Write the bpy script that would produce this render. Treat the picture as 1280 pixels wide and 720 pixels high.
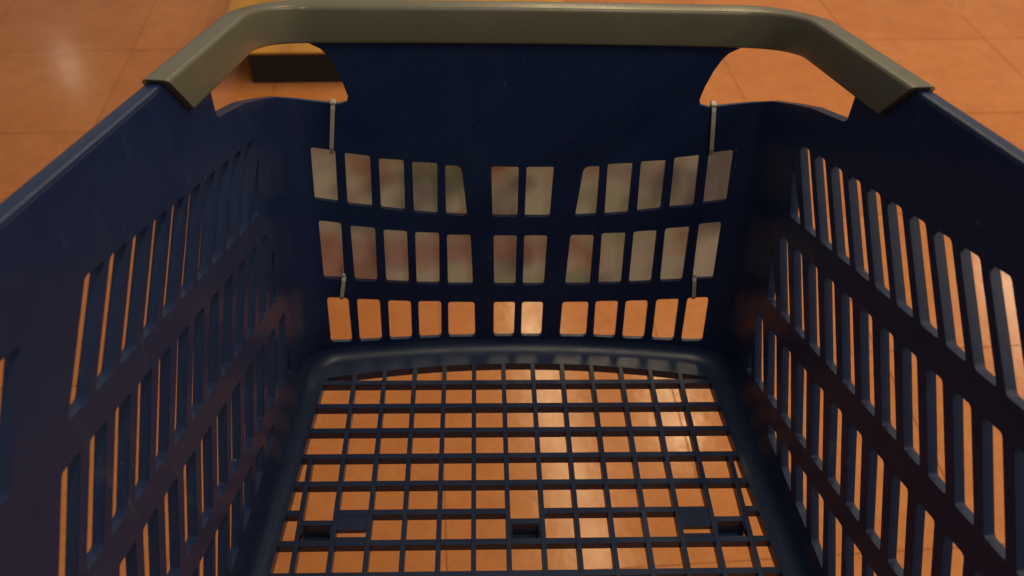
import bpy, math, random
from mathutils import Matrix, Vector
from mathutils.geometry import delaunay_2d_cdt

random.seed(7)
for o in list(bpy.data.objects): bpy.data.objects.remove(o)
sc = bpy.context.scene
COL = sc.collection

# ------------------------------------------------------------------ camera
PITCH, YAW, ROLL = .7440956, .0548513, -.0371021
cp, sp, cy, sy = math.cos(PITCH), math.sin(PITCH), math.cos(YAW), math.sin(YAW)
fw = Vector((sy*cp, cy*cp, -sp)); rt = Vector((cy, -sy, 0)); dn = fw.cross(rt)
r2 = rt*math.cos(ROLL)+dn*math.sin(ROLL); d2 = -rt*math.sin(ROLL)+dn*math.cos(ROLL)
cam = bpy.data.cameras.new('camera'); co = bpy.data.objects.new('camera', cam); COL.objects.link(co)
m = Matrix.Identity(4)
for i in range(3):
    m[i][0] = r2[i]; m[i][1] = -d2[i]; m[i][2] = -fw[i]
m.translation = Vector((-.0297699, -.4102453, .4678077))
co.matrix_world = m
cam.sensor_width = 36; cam.lens = 36*1100/1280; cam.clip_start = .01; cam.clip_end = 60
cam.dof.use_dof = True; cam.dof.focus_distance = .50; cam.dof.aperture_fstop = 13
sc.camera = co

# ------------------------------------------------------------------ light
GROUND = -.75
CEIL = 2.0
w = bpy.data.worlds.new('World'); sc.world = w; w.use_nodes = True
bg = w.node_tree.nodes['Background']
bg.inputs[0].default_value = (.96, .93, .88, 1); bg.inputs[1].default_value = .25
def lamp(x, y, sx, sy_, power, rz=0, col=(1, .84, .62)):
    l = bpy.data.lights.new('ceiling_or_fill_lamp', 'AREA'); l.shape = 'RECTANGLE'; l.size = sx; l.size_y = sy_
    l.energy = power; l.color = col
    o = bpy.data.objects.new('ceiling_or_fill_lamp', l); COL.objects.link(o); o.location = (x, y, CEIL); o.rotation_euler = (0, 0, rz)
lamp(.44, 2.7, .14, 2.3, 30, math.radians(9), (1, .76, .42))
lamp(1.11, 2.82, .16, .55, 12, math.radians(9), (1, .76, .42))
lamp(-3.64, 6.78, .14, .22, 1.6)
lamp(2.3, .2, .16, 2.6, 52)
lamp(.9, -2.6, .16, 2.0, 6)  # unseen fill behind the camera, added to light the bar faces
lamp(.25, -.30, .16, 1.2, 9)  # added overhead fill, brightens the tops of grid, rim and cover
lamp(3.6, 3.0, .16, 2.6, 48)
sc.view_settings.view_transform = 'Standard'; sc.view_settings.look = 'None'
sc.view_settings.exposure = 0; sc.view_settings.gamma = 1
sc.render.engine = 'CYCLES'

# ------------------------------------------------------------------ materials
def new_mat(name):
    mt = bpy.data.materials.new(name); mt.use_nodes = True
    nt = mt.node_tree; return mt, nt, nt.nodes['Principled BSDF']
def N(nt, kind, **kw):
    n = nt.nodes.new(kind)
    for k, v in kw.items(): setattr(n, k, v)
    return n
def ramp(nt, src, stops):
    r = N(nt, 'ShaderNodeValToRGB'); e = r.color_ramp.elements
    while len(e) < len(stops): e.new(.5)
    for i, (p, c) in enumerate(stops): e[i].position = p; e[i].color = (*c, 1) if len(c) == 3 else c
    nt.links.new(src, r.inputs[0]); return r
def noise(nt, vec, scale, detail=3, rough=.5):
    n = N(nt, 'ShaderNodeTexNoise'); n.inputs['Scale'].default_value = scale
    n.inputs['Detail'].default_value = detail; n.inputs['Roughness'].default_value = rough
    nt.links.new(vec, n.inputs['Vector']); return n
def geo_pos(nt):
    return N(nt, 'ShaderNodeNewGeometry').outputs['Position']
def mixc(nt, fac, a, b, mode='MIX'):
    x = N(nt, 'ShaderNodeMix', data_type='RGBA', blend_type=mode)
    for sock, v in ((x.inputs['Factor'], fac), (x.inputs[6], a), (x.inputs[7], b)):
        if hasattr(v, 'is_linked') or hasattr(v, 'node'): nt.links.new(v, sock)
        else: sock.default_value = v if isinstance(v, (int, float)) else (*v, 1)
    return x.outputs[2]

def plastic_mat(name, base, dusty, rough, bevel, specks=True):
    mt, nt, b = new_mat(name); pos = geo_pos(nt)
    n1 = noise(nt, pos, 14, 4, .6)
    f = ramp(nt, n1.outputs['Fac'], [(.38, (0, 0, 0)), (.72, (1, 1, 1))])
    c = mixc(nt, f.outputs[0], base, dusty)
    if specks:                      # sparse scuffs and dust flecks
        vo = N(nt, 'ShaderNodeTexVoronoi'); vo.inputs['Scale'].default_value = 120
        nt.links.new(pos, vo.inputs['Vector'])
        n2 = noise(nt, pos, 1400, 2); n3 = noise(nt, pos, 26, 1)
        lim = ramp(nt, n3.outputs['Fac'], [(.62, (0, 0, 0)), (.72, (.13, .13, .13))])
        lt = N(nt, 'ShaderNodeMath', operation='LESS_THAN'); nt.links.new(vo.outputs['Distance'], lt.inputs[0]); nt.links.new(lim.outputs[0], lt.inputs[1])
        gt = N(nt, 'ShaderNodeMath', operation='GREATER_THAN'); nt.links.new(n2.outputs['Fac'], gt.inputs[0]); gt.inputs[1].default_value = .53
        mu = N(nt, 'ShaderNodeMath', operation='MULTIPLY'); nt.links.new(lt.outputs[0], mu.inputs[0]); nt.links.new(gt.outputs[0], mu.inputs[1])
        c = mixc(nt, mu.outputs[0], c, (.16, .16, .16))
        sm = N(nt, 'ShaderNodeMapping'); nt.links.new(pos, sm.inputs[0]); sm.inputs['Scale'].default_value = (1, 1, .16)
        sc1 = ramp(nt, noise(nt, sm.outputs[0], 95, 3, .6).outputs['Fac'], [(.60, (0,)*3), (.74, (.5,)*3)])
        sc2 = ramp(nt, noise(nt, pos, 9, 2).outputs['Fac'], [(.50, (0,)*3), (.66, (1,)*3)])
        sm2 = N(nt, 'ShaderNodeMath', operation='MULTIPLY'); nt.links.new(sc1.outputs[0], sm2.inputs[0]); nt.links.new(sc2.outputs[0], sm2.inputs[1])
        c = mixc(nt, sm2.outputs[0], c, (.060, .068, .100))          # rubbed, whitened streaks
        # hair scratches
        wv = N(nt, 'ShaderNodeMapping'); nt.links.new(pos, wv.inputs[0]); wv.inputs['Scale'].default_value = (1, 1, .05); wv.inputs['Rotation'].default_value = (.35, .3, .2)
        hs = ramp(nt, noise(nt, wv.outputs[0], 700, 1).outputs['Fac'], [(.74, (0,)*3), (.78, (.5,)*3)])
        c = mixc(nt, hs.outputs[0], c, (.07, .08, .11))
    nt.links.new(c, b.inputs['Base Color']); b.inputs['Specular IOR Level'].default_value = .38
    rr = ramp(nt, noise(nt, pos, 60, 5, .65).outputs['Fac'], [(.3, (rough-.06,)*3), (.75, (rough+.10,)*3)])
    nt.links.new(rr.outputs[0], b.inputs['Roughness'])
    bu = N(nt, 'ShaderNodeBump'); bu.inputs['Strength'].default_value = .10; bu.inputs['Distance'].default_value = .0006
    nt.links.new(noise(nt, pos, 420, 3).outputs['Fac'], bu.inputs['Height'])
    if bevel:
        bv = N(nt, 'ShaderNodeBevel', samples=2); bv.inputs['Radius'].default_value = bevel
        nt.links.new(bv.outputs[0], bu.inputs['Normal'])
    nt.links.new(bu.outputs[0], b.inputs['Normal'])
    return mt
M_BLUE = plastic_mat('navy plastic', (.0085, .0205, .073), (.013, .027, .081), .37, .0007)
M_BASE = plastic_mat('navy plastic base', (.015, .029, .078), (.024, .039, .084), .36, .0006)
M_COVER = plastic_mat('grey rubber cover', (.136, .124, .082), (.156, .142, .095), .30, 0, False)
M_TIE = plastic_mat('nylon tie', (.40, .36, .29), (.48, .44, .36), .35, 0, False)

def card_mat():
    mt, nt, b = new_mat('printed card'); tc = N(nt, 'ShaderNodeTexCoord')
    mp = N(nt, 'ShaderNodeMapping'); nt.links.new(tc.outputs['Object'], mp.inputs[0]); mp.inputs['Scale'].default_value = (1, 1, 1.5)
    n1 = noise(nt, mp.outputs[0], 16, 2)
    n2 = noise(nt, mp.outputs[0], 11, 2); n2.inputs['Distortion'].default_value = .3
    mp2 = N(nt, 'ShaderNodeMapping'); nt.links.new(tc.outputs['Object'], mp2.inputs[0]); mp2.inputs['Location'].default_value = (3, 5, 1)
    n3 = noise(nt, mp2.outputs[0], 20, 2)
    c = mixc(nt, ramp(nt, n1.outputs['Fac'], [(.52, (0,)*3), (.66, (.65,)*3)]).outputs[0], (.80, .78, .69), (.66, .36, .24))
    c = mixc(nt, ramp(nt, n2.outputs['Fac'], [(.50, (0,)*3), (.68, (.65,)*3)]).outputs[0], c, (.40, .50, .28))
    c = mixc(nt, ramp(nt, n3.outputs['Fac'], [(.52, (0,)*3), (.68, (.75,)*3)]).outputs[0], c, (.40, .36, .36))
    # a faint red printed band across the lower part
    sx = N(nt, 'ShaderNodeSeparateXYZ'); nt.links.new(tc.outputs['Object'], sx.inputs[0])
    mr = ramp(nt, sx.outputs['Z'], [(.058, (0,)*3), (.066, (.3,)*3), (.076, (.3,)*3), (.084, (0,)*3)])
    xb = ramp(nt, sx.outputs['X'], [(0.0, (1,)*3), (.07, (0,)*3)])
    mm = N(nt, 'ShaderNodeMath', operation='MULTIPLY'); nt.links.new(mr.outputs[0], mm.inputs[0]); nt.links.new(xb.outputs[0], mm.inputs[1])
    c = mixc(nt, mm.outputs[0], c, (.62, .16, .13))
    nt.links.new(c, b.inputs['Base Color']); b.inputs['Roughness'].default_value = .55
    tr = N(nt, 'ShaderNodeBsdfTranslucent'); nt.links.new(c, tr.inputs[0])          # thin paper lets light through
    mx = N(nt, 'ShaderNodeMixShader'); mx.inputs[0].default_value = .55
    nt.links.new(b.outputs[0], mx.inputs[1]); nt.links.new(tr.outputs[0], mx.inputs[2])
    nt.links.new(mx.outputs[0], nt.nodes['Material Output'].inputs[0])
    return mt
M_CARD = card_mat()

def tile_mat():
    mt, nt, b = new_mat('terracotta tile'); pos = geo_pos(nt)
    oi = N(nt, 'ShaderNodeObjectInfo')
    base = mixc(nt, oi.outputs['Random'], (.44, .146, .034), (.50, .176, .048))
    n1 = noise(nt, pos, 5, 5, .6); n2 = noise(nt, pos, 60, 4, .65)
    f1 = ramp(nt, n1.outputs['Fac'], [(.35, (0,)*3), (.7, (1,)*3)])
    c = mixc(nt, f1.outputs[0], base, (.53, .203, .064))
    f2 = ramp(nt, n2.outputs['Fac'], [(.48, (0,)*3), (.75, (.6,)*3)])
    c = mixc(nt, f2.outputs[0], c, (.40, .125, .035))
    vo = N(nt, 'ShaderNodeTexVoronoi'); vo.inputs['Scale'].default_value = 34; nt.links.new(pos, vo.inputs['Vector'])
    n5 = noise(nt, pos, 17, 6, .7)
    f5 = ramp(nt, n5.outputs['Fac'], [(.42, (0,)*3), (.70, (.55,)*3)])
    c = mixc(nt, f5.outputs[0], c, (.38, .130, .040))
    n6 = noise(nt, pos, 230, 3, .6)
    f6 = ramp(nt, n6.outputs['Fac'], [(.62, (0,)*3), (.72, (.45,)*3)])
    c = mixc(nt, f6.outputs[0], c, (.24, .085, .035))
    f3 = ramp(nt, vo.outputs['Distance'], [(.05, (.55,)*3), (.12, (0,)*3)])
    c = mixc(nt, f3.outputs[0], c, (.55, .25, .10))
    nt.links.new(c, b.inputs['Base Color'])
    rr = ramp(nt, noise(nt, pos, 9, 5, .7).outputs['Fac'], [(.3, (.10,)*3), (.75, (.22,)*3)])
    nt.links.new(rr.outputs[0], b.inputs['Roughness'])
    bu = N(nt, 'ShaderNodeBump'); b.inputs['Specular IOR Level'].default_value = .20; bu.inputs['Strength'].default_value = .22; bu.inputs['Distance'].default_value = .001
    nt.links.new(noise(nt, pos, 70, 4).outputs['Fac'], bu.inputs['Height']); nt.links.new(bu.outputs[0], b.inputs['Normal'])
    return mt
M_TILE = tile_mat()
def simple(name, col, rough, grain=None):
    mt, nt, b = new_mat(name); pos = geo_pos(nt)
    mp = N(nt, 'ShaderNodeMapping'); nt.links.new(pos, mp.inputs[0])
    mp.inputs['Scale'].default_value = grain or (1, 1, 1)
    n1 = noise(nt, mp.outputs[0], 18, 5, .6)
    f = ramp(nt, n1.outputs['Fac'], [(.3, (0,)*3), (.7, (1,)*3)])
    c = mixc(nt, f.outputs[0], tuple(v*.78 for v in col), tuple(min(1, v*1.15) for v in col))
    nt.links.new(c, b.inputs['Base Color']); b.inputs['Roughness'].default_value = rough
    return mt
M_GROUT = simple('grout', (.38, .135, .038), .9)
M_WOOD = simple('yellow wood', (.50, .23, .022), .5, (1, .12, 1))
M_DARK = simple('dark kickboard', (.005, .0035, .003), .7)

# ------------------------------------------------------------------ helpers
def mesh_obj(name, verts, faces, mat, parent=None, smooth=False, normals=None, sm_list=None):
    me = bpy.data.meshes.new(name); me.from_pydata([tuple(v) for v in verts], [], faces); me.materials.append(mat)
    if sm_list is not None: me.polygons.foreach_set('use_smooth', sm_list)
    elif smooth: me.polygons.foreach_set('use_smooth', [True]*len(me.polygons))
    if normals is not None: me.normals_split_custom_set_from_vertices(normals)
    me.update()
    o = bpy.data.objects.new(name, me); COL.objects.link(o); o.parent = parent
    return o
def empty(name, loc=(0, 0, 0)):
    o = bpy.data.objects.new(name, None); COL.objects.link(o); o.location = loc; o.empty_display_size = .05; return o
def tag(o, label, cat, group=None):
    o['label'] = label; o['category'] = cat
    if group: o['group'] = group
    return o
def box_geo(x0, x1, y0, y1, z0, z1, draft=0):
    d = draft
    v = [(x0+d, y0+d, z0), (x1-d, y0+d, z0), (x1-d, y1-d, z0), (x0+d, y1-d, z0), (x0, y0, z1), (x1, y0, z1), (x1, y1, z1), (x0, y1, z1)]
    f = [(3, 2, 1, 0), (4, 5, 6, 7), (0, 1, 5, 4), (1, 2, 6, 5), (2, 3, 7, 6), (3, 0, 4, 7)]
    return v, f

# ------------------------------------------------------------------ setting: tiled floor
fl = mesh_obj('floor', [(-14, -14, GROUND-.0016), (14, -14, GROUND-.0016), (14, 14, GROUND-.0016), (-14, 14, GROUND-.0016)], [(0, 1, 2, 3)], M_GROUT)
fl['kind'] = 'structure'
PT = .42; g = .0010; hh = PT/2-g
v, f = box_geo(-hh, hh, -hh, hh, -.010, 0, 0)
bv_ = [(a*(1 if c < 0 else .9985), b_*(1 if c < 0 else .9985), c) for a, b_, c in v]
tile0 = None
ang = math.radians(3)
for i in range(-8, 9):
    for j in range(-3, 11):
        gx, gy = .36+(i+.5)*PT, .27+(j+.5)*PT
        X = gx*math.cos(ang)-gy*math.sin(ang); Y = gx*math.sin(ang)+gy*math.cos(ang)
        if tile0 is None:
            tile0 = mesh_obj('tile', bv_, f, M_TILE, fl); o = tile0
        else:
            o = tile0.copy(); COL.objects.link(o); o.parent = fl
        o.location = (X, Y, GROUND+random.uniform(-.0004, .0004)); o.rotation_euler = (random.uniform(-.001, .001), random.uniform(-.001, .001), ang)

# low display platform standing on the floor behind the basket
pl = empty('display_platform', (-.24, 1.95, GROUND))
tag(pl, 'low platform with yellow wooden top and dark kickboard on the tiled floor', 'platform')
v, f = box_geo(-.40, .42, -.21, .50, 0, .0830); mesh_obj('kickboard', v, f, M_DARK, pl)
v, f = box_geo(-.49, .47, -.209, .55, .0832, .0900); tb = mesh_obj('top_board', v, f, M_WOOD, pl)
bm_ = tb.modifiers.new('bevel', 'BEVEL'); bm_.width = .002; bm_.segments = 2
pl.rotation_euler = (0, 0, math.radians(2.5))

# ------------------------------------------------------------------ the tub's surface
XB = .124; S1 = .164; S2 = S1+.405; S3 = S2+.05; S4 = S3+.13
def side_x(y, z): return .150-.085*y+.02*z
def yb(x, z):
    v = z/.25
    return (.034-.010*(x/.135)**2)*(1-v)+(.078-.004*(x/.14)**2)*v
def P(s, z):
    sg = -1 if s < 0 else 1; a = abs(s)
    if a <= XB: return Vector((s, yb(s, z), z))
    v = z/.25; ya = yb(XB, z); gg = (-.020*XB/.135**2)*(1-v)+(-.008*XB/.14**2)*v
    yD = ya-.026-.012*v
    if a < S1:
        kx = (.15+.02*z-.085*ya+.085*gg*XB)/(1+.085*gg); ky = ya+gg*(kx-XB)
        dx = side_x(yD, z); t = (a-XB)/(S1-XB); u = 1-t
        return Vector((sg*(u*u*XB+2*u*t*kx+t*t*dx), u*u*ya+2*u*t*ky+t*t*yD, z))
    yE = yD-(S2-S1)
    if a <= S2:
        y = yD-(a-S1); return Vector((sg*side_x(y, z), y, z))
    xE = side_x(yE, z); yF = yE-.035; xF = xE-.03
    if a < S3:
        t = (a-S2)/(S3-S2); u = 1-t; kx = side_x(yF, z)
        return Vector((sg*(u*u*xE+2*u*t*kx+t*t*xF), u*u*yE+2*u*t*yF+t*t*yF, z))
    return Vector((sg*xF*(S4-a)/(S4-S3), yF, z))
def NRM(s, z):
    e = 2e-4
    du = P(min(s+e, S4), z)-P(max(s-e, -S4), z); dv = P(s, z+e)-P(s, z-e)
    n = dv.cross(du); n.normalize(); return n          # outward
def zr(s):
    y = P(s, .26)[1]
    return .2616-.183*y-max(0, y-.03)*.15
def sstep(a, b, x):
    t = min(1, max(0, (x-a)/(b-a))); return t*t*(3-2*t)
def zf(s): return .0075+.0125*sstep(.128, .185, abs(s))
def thick(s, z):
    k = sstep(.138, .172, abs(s))
    return .0030+.0018*k+.0024*k*sstep(.199, .209, z+.33*P(s, z).y)
def s_of(y, z):                     # side wall: plan depth y -> s
    v = z/.25; yD = yb(XB, z)-.026-.012*v
    return S1+yD-y
SPLIT = .150; FRONT = S2+.02

# ------------------------------------------------------------------ slots
BACK_SLOTS = [[[(131.9, 158.0), (118.3, 154.5), (119.4, 119.2), (132.6, 123.5)], [(112.6, 152.9), (97.0, 150.2), (97.8, 115.0), (113.5, 117.6)], [(91.7, 148.4), (76.0, 146.8), (76.7, 111.2), (92.2, 113.8)], [(70.8, 145.6), (54.8, 144.3), (55.5, 108.1), (70.9, 109.9)], [(49.8, 142.7), (39.5, 142.2), (35.9, 106.6), (49.9, 107.7)], [(20.2, 141.6), (2.5, 141.4), (2.4, 105.7), (19.1, 105.8)]],
 [[(131.8, 107.9), (118.7, 104.6), (119.8, 62.4), (132.1, 64.9)], [(112.9, 102.4), (96.9, 99.8), (97.9, 58.8), (112.9, 60.9)], [(91.5, 98.3), (76.1, 96.4), (76.5, 56.2), (91.8, 58.0)], [(70.7, 95.5), (54.8, 94.3), (55.4, 54.4), (71.1, 55.5)], [(49.6, 92.8), (33.8, 92.4), (32.2, 53.1), (49.5, 53.6)], [(18.2, 91.7), (2.5, 91.6), (2.6, 52.4), (17.4, 52.6)]],
 [[(131.6, 49.8), (118.4, 47.2), (118.3, 11.1), (131.9, 13.2)], [(112.6, 46.1), (97.1, 44.2), (97.4, 10.4), (112.9, 11.1)], [(91.4, 43.2), (75.8, 41.7), (76.1, 9.9), (91.7, 10.5)], [(70.5, 41.2), (54.6, 40.3), (55.1, 10.0), (70.7, 10.1)], [(49.7, 39.6), (31.2, 38.8), (30.7, 9.5), (49.8, 9.9)], [(17.5, 38.6), (2.5, 38.5), (2.6, 9.3), (17.3, 9.5)]]]
OPENING = [(232.2, 254), (206.4, 249), (168.9, 241), (151.5, 234), (139, 228), (133, 223.2), (127, 220.9), (121.5, 217.6), (118.0, 213.6), (113.9, 206.5), (110.2, 197.5), (107.8, 189.0), (108.6, 185.4), (113.4, 184.2), (125, 185.9), (137.7, 190.2), (150.5, 197.2), (164.5, 206.5), (187.6, 217.0), (211.8, 225.8), (226.0, 230.9), (229.6, 233.6)]
def rnd(pts, r, seg=3):
    """quad corners -> list of corner arcs (each a list of points)"""
    out = []; n = len(pts)
    for i in range(n):
        p = Vector(pts[i]); a = Vector(pts[i-1])-p; b = Vector(pts[(i+1) % n])-p
        rr = min(r, a.length*.42, b.length*.42)
        A = p+a.normalized()*rr; B = p+b.normalized()*rr
        arc = []
        for k in range(seg+1):
            t = k/seg; arc.append((A*(1-t)*(1-t)+p*2*t*(1-t)+B*t*t))
        out.append(arc)
    return out
rows = []          # each row: list of slots; a slot = corner arcs in order far-top, near-top, near-bottom, far-bottom (s rising)
mm = .001
for ri, row in enumerate(BACK_SLOTS):
    R = []
    for q in row:                                   # left half, s negative, outer to inner
        pts = [(-a*mm, b*mm) for a, b in q]
        R.append(rnd(pts, .0014+.0004*ri))
    if ri == 0: R[4] = [R[4][0], rnd([(-a*mm, b*mm) for a, b in row[4]], .0050, 4)[1], R[4][2], R[4][3]]
    for arcs in list(reversed(R)):                  # mirror
        mir = [[Vector((-p.x, p.y)) for p in reversed(arc)] for arc in (arcs[1], arcs[0], arcs[3], arcs[2])]
        R.append(mir)
    rows.append(R)
SL = .33
def side_row(slots):
    """slots in (y, w) mm corner quads far-top, near-top, near-bottom, far-bottom"""
    R = []
    for q in slots:
        pts = []
        for y, wv, absz in q:
            z = wv if absz else wv-SL*y
            pts.append((s_of(y*mm, z*mm), z*mm))
        R.append(rnd(pts, .0019))
    rows.append(R)
    rows.append([[[Vector((-p.x, p.y)) for p in reversed(arc)] for arc in (a[1], a[0], a[3], a[2])] for a in reversed(R)])
r1 = [[(8.8, 190.5, 0), (7.0, 188.5, 0), (-22, 151, 0), (-8.5, 151, 0), (9, 173, 0)]]
def quad(tl, tr, br, bl, wt, wb): return [(tl, wt, 0), (tr, wt, 0), (br, wb, 0), (bl, wb, 0)]
R1 = [quad(7.4-18.4*k, -5.2-18.5*k, -41-18.95*k, -27.5-18.95*k, 196.8, 151.2) for k in range(10)]
R1 = [quad(10.0, 9.0, -22, -8.5, 186, 151.2)]+R1
R1b = [quad(-214-18.5*k, -227-18.5*k, -262-18.95*k, -248-18.95*k, 192, 148) for k in range(3)]
R2_ = [quad(1.5, -1.0, -26.9, -13.4, 121, 87.6)]+[quad(-2.4-19.1*k, -13.8-19.2*k, -46.5-19.2*k, -33.4-19.2*k, 135.6, 87.6) for k in range(12)]
R3_ = [quad(-11.5, -13.5, -25.1, -16.5, 44, 24.5)]+[quad(-3.9-20.5*k, -16.1-20.7*k, -45.1-20.2*k, -30.5-20.3*k, 71.3, 24.6) for k in range(12)]
R4_ = []
for j in range(9):
    tl, tr = -60.5-20.1*j, -73.7-20.9*j
    zl, zt = 10.3-SL*tl, 10.3-SL*tr
    R4_.append([(tl, zl, 1), (tr, zt, 1), (-83-25.6*j, 22.3, 1), (-66.4-25.3*j, 22.3, 1)])
for r_ in (R1, R1b, R2_, R3_, R4_): side_row(r_)

# ------------------------------------------------------------------ triangulate the whole wall once
V2 = []; E2 = []; idx = {}
def vid(p):
    k = (round(p[0]*1e6), round(p[1]*1e6))
    if k not in idx: idx[k] = len(V2); V2.append(Vector((p[0], p[1])))
    return idx[k]
def chain(pts, closed=False):
    ids = [vid(p) for p in pts]
    for a, b in zip(ids, ids[1:]+(ids[:1] if closed else [])):
        if a != b: E2.append((a, b))
ZTOP = lambda s: zr(s)-.0016
def srange(a, b, st):
    n = max(1, int(round((b-a)/st))); return [a+(b-a)*i/n for i in range(n+1)]
ss = []
for a, b, st in ((-S4, -S3, .02), (-S3, -S2, .006), (-S2, -S1, .012), (-S1, -XB, .004), (-XB, XB, .010), (XB, S1, .004), (S1, S2, .012), (S2, S3, .006), (S3, S4, .02)):
    ss += srange(a, b, st)[:-1]
ss.append(S4)
ss = sorted(set(ss+[-SPLIT, SPLIT, -FRONT, FRONT]))
chain([(s, ZTOP(s)) for s in ss]); chain([(s, zf(s)) for s in ss])
for s in (-S4, S4, -FRONT, FRONT): chain([(s, zf(s)), (s, ZTOP(s))])
for sg in (1, -1):
    ops = [(sg*a*mm, b*mm) for a, b in OPENING]
    chain(ops, True)
    # split seam: base up to the opening, then opening top up to the rim
    zs_low = zf(SPLIT); 
    chain([(sg*SPLIT, zs_low), (sg*SPLIT, .190)]); chain([(sg*SPLIT, .190), (sg*.1505, .1972)])
    chain([(sg*.1515, .234), (sg*SPLIT, ZTOP(SPLIT))])
holes = []; bars = []
for sg in (1, -1): holes.append([Vector((sg*a*mm, b*mm)) for a, b in OPENING])
for R in rows:
    for arcs in R:
        loop = [p for arc in arcs for p in arc]; chain(loop, True); holes.append(loop)
    for a, b in zip(R, R[1:]):
        chain([a[1][0], b[0][-1]]); chain([a[2][-1], b[3][0]])
        bars.append([*a[1], *a[2], *b[3], *b[0]])
def pip(poly, x, y):
    c = False; n = len(poly); j = n-1
    for i in range(n):
        xi, yi = poly[i]; xj, yj = poly[j]
        if (yi > y) != (yj > y) and x < (xj-xi)*(y-yi)/(yj-yi)+xi: c = not c
        j = i
    return c
def bbox(poly): return (min(p[0] for p in poly), max(p[0] for p in poly), min(p[1] for p in poly), max(p[1] for p in poly))
hb = [(bbox(h), h) for h in holes]; bb = [(bbox(h), h) for h in bars]
def find(lst, x, y, pad=0):
    for i, (b, h) in enumerate(lst):
        if b[0]-pad <= x <= b[1]+pad and b[2]-pad <= y <= b[3]+pad and (pad or pip(h, x, y)): return i
    return -1
for s in ss:                                         # inner points keep the curved parts round
    z = .03
    while z < ZTOP(s)-.006:
        if z > zf(s)+.004 and find(hb, s, z, .002) < 0 and find(bb, s, z, .002) < 0: vid((s, z))
        z += .02
res = delaunay_2d_cdt(V2, E2, [], 0, 1e-7)
RV, RF = res[0], res[2]
region = []
for t in RF:
    x = sum(RV[i].x for i in t)/3; y = sum(RV[i].y for i in t)/3
    if abs(x) > S4 or y > ZTOP(x) or y < zf(x) or find(hb, x, y) >= 0: region.append(None); continue
    k = find(bb, x, y)
    if k >= 0: region.append(('bar', k)); continue
    region.append('back' if abs(x) < SPLIT else ('front' if abs(x) > FRONT else ('right' if x > 0 else 'left')))
edges = {}
for ti, t in enumerate(RF):
    if region[ti] is None: continue
    for a, b in ((t[0], t[1]), (t[1], t[2]), (t[2], t[0])): edges.setdefault((min(a, b), max(a, b)), []).append((ti, a, b))
INN = [P(p.x, p.y) for p in RV]; NN = [NRM(p.x, p.y) for p in RV]
OUT = [i+n*thick(p.x, p.y) for i, n, p in zip(INN, NN, RV)]
groups = {}
for ti, r in enumerate(region):
    if r is not None: groups.setdefault(r, []).append(ti)
rim_edges = {}
for k, lst in edges.items():
    if len(lst) == 1:
        ti, a, b = lst[0]
        if abs(abs(RV[a].x)-S4) < 1e-6 and abs(abs(RV[b].x)-S4) < 1e-6: continue
        rim_edges.setdefault(region[ti], []).append((a, b))
def wall_mesh(key, name, mat, parent):
    verts, nrm, faces, sm = [], [], [], []
    mp = {}
    def g(i, side):
        k = (i, side)
        if k not in mp:
            mp[k] = len(verts); verts.append(INN[i] if side == 0 else OUT[i]); nrm.append(-NN[i] if side == 0 else NN[i])
        return mp[k]
    for ti in groups[key]:
        a, b, c = RF[ti]
        f_ = [g(a, 0), g(b, 0), g(c, 0)]
        n = (verts[f_[1]]-verts[f_[0]]).cross(verts[f_[2]]-verts[f_[0]])
        flip = n.dot(NN[a]) > 0
        faces.append(tuple(reversed(f_)) if flip else tuple(f_)); sm.append(True)
        f_ = [g(a, 1), g(b, 1), g(c, 1)]
        faces.append(tuple(f_) if flip else tuple(reversed(f_))); sm.append(True)
    for a, b in rim_edges.get(key, []):
        q = [INN[a], INN[b], OUT[b], OUT[a]]
        n = (q[1]-q[0]).cross(q[3]-q[0]); n.normalize()
        # side must face away from the material: compare with the 2D direction
        base = len(verts); verts.extend(q)
        mid2 = (RV[a]+RV[b])/2; d = RV[b]-RV[a]; away = Vector((d.y, -d.x)).normalized()*2e-4
        pt = P(mid2.x+away.x, mid2.y+away.y)-P(mid2.x, mid2.y)
        if n.dot(pt) > 0: faces.append((base, base+1, base+2, base+3))
        else: faces.append((base+3, base+2, base+1, base)); n = -n
        nrm.extend([n]*4); sm.append(False)
    return mesh_obj(name, verts, faces, mat, parent, normals=nrm, sm_list=sm)

# ------------------------------------------------------------------ the basket
bk = empty('shopping_basket', (0, 0, 0))
tag(bk, 'navy blue slotted plastic shopping basket with beige grey handle band, seen from above', 'basket')
walls = {}
walls['back'] = wall_mesh('back', 'back_wall', M_BLUE, bk)
walls['left'] = wall_mesh('left', 'side_wall', M_BLUE, bk)
walls['right'] = wall_mesh('right', 'side_wall', M_BLUE, bk)
walls['front'] = wall_mesh('front', 'front_wall', M_BLUE, bk)
for key in groups:
    if isinstance(key, tuple):
        b = bbox(bars[key[1]]); c = (b[0]+b[1])/2
        par = walls['back'] if abs(c) < SPLIT else walls['right' if c > 0 else 'left']
        wall_mesh(key, 'bar', M_BLUE, par)

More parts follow.
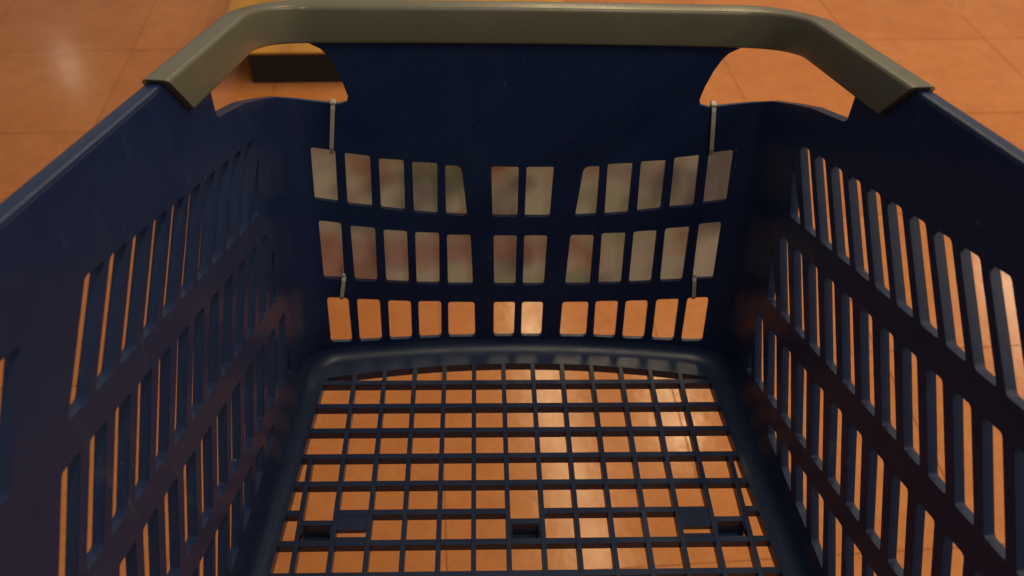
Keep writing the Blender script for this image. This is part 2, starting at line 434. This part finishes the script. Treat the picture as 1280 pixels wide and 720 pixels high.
def sweep(name, slist, prof, mat, parent, cap=True, shear=None, closed=False):
    """prof: loop of (n, dz) round the section, swept along the rim"""
    verts, faces = [], []; n = len(prof)
    for si in slist:
        for (pn, dz) in prof:
            s = si+(shear(si)*dz if shear else 0)
            s = max(-S4, min(S4, s)); z = zr(s)+dz
            nn = NRM(s, z); nn.z = 0; nn.normalize()
            verts.append(P(s, z)+nn*pn)
    L = len(slist)
    for i in range(L-1 if not closed else L):
        for k in range(n):
            a = i*n+k; b = i*n+(k+1) % n; i2 = (i+1) % L; c = i2*n+(k+1) % n; d = i2*n+k
            faces.append((a, b, c, d))
    if cap and not closed:
        faces.append(tuple(range(n))); faces.append(tuple(reversed(range((L-1)*n, L*n))))
    o = mesh_obj(name, verts, faces, mat, parent, smooth=True)
    return o
def rrect(n0, n1, z0, z1, rs, seg=4):
    """section loop, radii for inner-top, outer-top, outer-bottom, inner-bottom"""
    cs = [(n0, z1, rs[0], 1, -1, 180), (n1, z1, rs[1], -1, -1, 90), (n1, z0, rs[2], -1, 1, 0), (n0, z0, rs[3], 1, 1, -90)]
    out = []
    for (x, z, r, sx, sz, a0) in cs:
        for k in range(seg+1):
            a = math.radians(a0-90*k/seg); out.append((x+sx*r+r*math.cos(a), z+sz*r+r*math.sin(a)))
    return out
def fix_normals(o, ang=35):
    import bmesh
    bm = bmesh.new(); bm.from_mesh(o.data); bmesh.ops.recalc_face_normals(bm, faces=bm.faces)
    for e in bm.edges: e.smooth = not (len(e.link_faces) == 2 and e.calc_face_angle(0) > math.radians(ang))
    bm.to_mesh(o.data); bm.free()
SE = .279                                            # end of the handle band, along the rim
rim_s = [s for s in ss if s >= SE-.012]+[SE-.012]
rim_s = sorted(rim_s)
full = rim_s+[-s for s in reversed(rim_s)][1:]
prof = rrect(.0003, .0082, -.012, 0, (.0012, .0022, .002, .001))
rim = sweep('rim', full, prof, M_BLUE, bk); fix_normals(rim)
cov_s = srange(-SE, -S1, .006)[:-1]+srange(-S1, -XB, .0025)[:-1]+srange(-XB, XB, .012)[:-1]+srange(XB, S1, .0025)[:-1]+srange(S1, SE, .006)
prof = rrect(-.0032, .0098, -.0188, .0022, (.0020, .0040, .003, .0020), 5)
def shr(s):
    k = sstep(SE-.06, SE, abs(s))*1.05
    return k if s > 0 else -k
cover = sweep('handle_cover', cov_s, prof, M_COVER, bk, shear=shr); fix_normals(cover, 40)
bc = cover.modifiers.new('bevel', 'BEVEL'); bc.width = .0012; bc.segments = 2; bc.limit_method = 'ANGLE'; bc.angle_limit = math.radians(55)
cover['label'] = 'beige grey rubber handle band round the far rim'

# ---- base: solid border with a coved edge, then the grid bars
GX = lambda y: .1363-.0855*y if y > -.35 else .166
def GYB(x): return .0172-.0135*(x/.135)**2
CELL = .021; YFRONT = -.36
def outline(s):
    """grid opening's edge beside wall position s"""
    sg = -1 if s < 0 else 1; a = abs(s); w_ = P(s, .0)
    if a <= XB: x = s*.1335/XB; return Vector((x, GYB(x), 0))
    if a < S1:
        t = (a-XB)/(S1-XB); u = 1-t
        A = Vector((.1335, GYB(.1335), 0)); D = Vector((GX(w_.y*0-.004), -.004, 0)); K = Vector((.1364, .0036, 0))
        p = A*u*u+K*2*u*t+D*t*t; return Vector((sg*p.x, p.y, 0))
    yD = P(S1, 0).y
    if a <= S2:
        y = -.004+(YFRONT+.004)*(a-S1)/(S2-S1); return Vector((sg*GX(max(y, -.3499)), y, 0))
    xe = GX(-.3499)
    if a < S3: return Vector((sg*(xe-(xe-.15)*(a-S2)/(S3-S2)), YFRONT-.004*(a-S2)/(S3-S2), 0))
    return Vector((sg*.15*(S4-a)/(S4-S3), YFRONT-.004, 0))
bs = ss; K = 8
verts, faces = [], []
for s in bs:
    W = P(s, zf(s)); K0 = P(s, 0); G = outline(s)
    nn = NRM(s, zf(s))
    d = (G-K0); L_ = d.length; fr = min(L_*.86, max(.010, zf(s)*1.15)); F = K0+d.normalized()*fr
    col = [W]
    for k in range(1, K+1):
        t = k/K; u = 1-t; col.append(W*u*u+K0*2*u*t+F*t*t)
    col += [G, G+Vector((0, 0, -.0068)), G+(K0-G).normalized()*.003+Vector((0, 0, -.0068))]
    # underside closes the section
    col += [F+Vector((0, 0, -.003)), K0+nn*thick(s, .01)+Vector((0, 0, .001)), W+nn*thick(s, .01)]
    verts += col
n = K+7
for i in range(len(bs)-1):
    for k in range(n-1):
        faces.append((i*n+k, i*n+k+1, (i+1)*n+k+1, (i+1)*n+k))
base = mesh_obj('base', verts, faces, M_BASE, bk, smooth=True); fix_normals(base, 50)

HB = .0066
def bar_box(x0, x1, y0, y1, z0=-HB, z1=0, name='grid_bar', bend=None):
    v, f = box_geo(x0, x1, y0, y1, z0, z1, .0003)
    return mesh_obj(name, v, f, M_BASE, base)
def skew_bar(p, q, hw, z1, horizontal):
    """bar whose ends follow the border: p, q centre points"""
    if horizontal: off = Vector((0, hw, 0))
    else: off = Vector((hw, 0, 0))
    v = [p-off, q-off, q+off, p+off]
    vv = [(a.x, a.y, -HB) for a in v]+[(a.x, a.y, z1) for a in v]
    f = [(3, 2, 1, 0), (4, 5, 6, 7), (0, 1, 5, 4), (1, 2, 6, 5), (2, 3, 7, 6), (3, 0, 4, 7)]
    o = mesh_obj('grid_bar', vv, f, M_BASE, base); fix_normals(o, 30); return o
for k in range(-5, 9):
    x = (k-1.5)*CELL
    y1 = GYB(x)+.002 if k not in (-5, 8) else -3*CELL
    skew_bar(Vector((x, YFRONT-.002, 0)), Vector((x, y1, 0)), .0015, -.0001, False)
CLIP = ((-5, -4), (1, 2), (7, 8)); PLATE = ((-4, -3), (6, 7))
xs = lambda k: (k-1.5)*CELL
for r in range(0, 18):
    y = -r*CELL; x = GX(y)+.001
    if r != 5:
        skew_bar(Vector((-x, y, 0)), Vector((x, y, 0)), .0019, -.0004, True)
    else:                                            # this row is broken by three clips
        cuts = [-x, xs(-5), xs(-4), xs(1), xs(2), xs(7), xs(8), x]
        for a in (0, 2, 4, 6):
            skew_bar(Vector((cuts[a], y, 0)), Vector((cuts[a+1], y, 0)), .0019, -.0004, True)
for a, b in CLIP:
    x0, x1, ya, yz = xs(a)+.0014, xs(b)-.0014, -5.42*CELL, -5.25*CELL
    vs, fs = [], []
    for bx in ((x0, x1, ya, yz, -.0150, -.0006), (x0, x1, ya-.0050, ya, -.0150, -.0135), (x0, x0+.0012, ya-.0050, ya, -.0134, -.0010), (x1-.0012, x1, ya-.0050, ya, -.0134, -.0010)):
        v, f = box_geo(*bx); fs += [tuple(i+len(vs) for i in q) for q in f]; vs += v
    mesh_obj('clip', vs, fs, M_BASE, base)
for a, b in PLATE:
    bar_box(xs(a)+.0014, xs(b)-.0014, -5.58*CELL, -5.02*CELL, -.0045, -.0007, 'plate')
    bar_box(xs(a)+.0014, xs(b)-.0014, -5.97*CELL, -5.80*CELL, -HB, -.0007, 'plate')

# ------------------------------------------------------------------ card hung outside the far wall and its cable ties
nx, nz = 24, 8; verts, faces = [], []
for lay in (0, 1):
    for i in range(nx+1):
        for j in range(nz+1):
            s = -.1385+.277*i/nx; z = .043+.120*j/nz
            x = s; y = yb(s*.9, z)+.013+.0012*math.sin(s*60+2)+.0010*math.sin(z*70)+lay*.0009
            verts.append((x, y, z))
L = (nx+1)*(nz+1)
for i in range(nx):
    for j in range(nz):
        a = i*(nz+1)+j; b = a+nz+1
        faces.append((a, b, b+1, a+1)); faces.append((L+a, L+a+1, L+b+1, L+b))
ring = [i*(nz+1) for i in range(nx+1)]+[nx*(nz+1)+j for j in range(1, nz+1)]+[i*(nz+1)+nz for i in range(nx-1, -1, -1)]+[j for j in range(nz-1, 0, -1)]
for a, b in zip(ring, ring[1:]+ring[:1]): faces.append((a, L+a, L+b, b))
card = mesh_obj('hanging_card', verts, faces, M_CARD, None, smooth=True); fix_normals(card, 40)
tag(card, 'pale printed card tied flat against the outside of the basket end wall', 'card')

def tie(label, s_top, z_top, s_bot, z_bot, tail):
    """flat strap loop round the plastic between two openings and the card behind it"""
    loop = []
    nb = .0150
    for (t, pn) in ((0, -.0002), (.12, -.0014), (.5, -.0016), (.88, -.0014), (1, -.0002), (1.02, .005), (1.0, nb), (.55, nb), (.22, .0062 if not tail else nb), (0, .0042 if not tail else nb), (-.01, .002)):
        s = s_top+(s_bot-s_top)*t; z = z_top+(z_bot-z_top)*t
        p = P(s, z)+NRM(s, z)*pn; loop.append(p)
    hw = .00125; th = .0011; verts, faces = [], []
    c = sum(loop, Vector())/len(loop)
    for i, p in enumerate(loop):
        d = (loop[(i+1) % len(loop)]-loop[i-1]).normalized(); side = Vector((1, 0, 0)); side = (side-d*side.dot(d)).normalized()
        nrm = d.cross(side).normalized()
        if nrm.dot(p-c) < 0: nrm = -nrm
        for a, b in ((-hw, 0), (hw, 0), (hw, th), (-hw, th)): verts.append(p+side*a+nrm*b)
    n_ = len(loop)
    for i in range(n_):
        for k in range(4):
            j = (i+1) % n_; faces.append((i*4+k, i*4+(k+1) % 4, j*4+(k+1) % 4, j*4+k))
    root = empty('cable_tie', P(s_top, z_top))
    st = mesh_obj('strap', [v_-root.location for v_ in verts], faces, M_TIE, root); fix_normals(st, 30)
    hp = (P(s_top, z_top)+NRM(s_top, z_top)*-.0004) if not tail else (P(s_top, z_top)+NRM(s_top, z_top)*.0012)
    v, f = box_geo(-.0018, .0018, -.0006, .0030, -.0008, .0007) if not tail else box_geo(-.0010, .0010, -.0010, .0014, -.001, .0030)
    hd = mesh_obj('head' if not tail else 'tail_end', [Vector(q)+hp-root.location+Vector((0, -.0012, 0)) for q in v], f, M_TIE, root)
    b_ = hd.modifiers.new('bevel', 'BEVEL'); b_.width = .0005; b_.segments = 2
    tag(root, label, 'cable tie', 'cable ties holding the card')
tie('long upper cable tie below the left handle opening', -.1168, .1856, -.1205, .1535, False)
tie('long upper cable tie below the right handle opening', .1168, .1862, .1195, .1540, False)
tie('short lower cable tie over the rail at the left end of the bottom slot row', -.1198, .0640, -.1228, .0480, True)
tie('short lower cable tie over the rail at the right end of the bottom slot row', .1208, .0640, .1222, .0480, True)
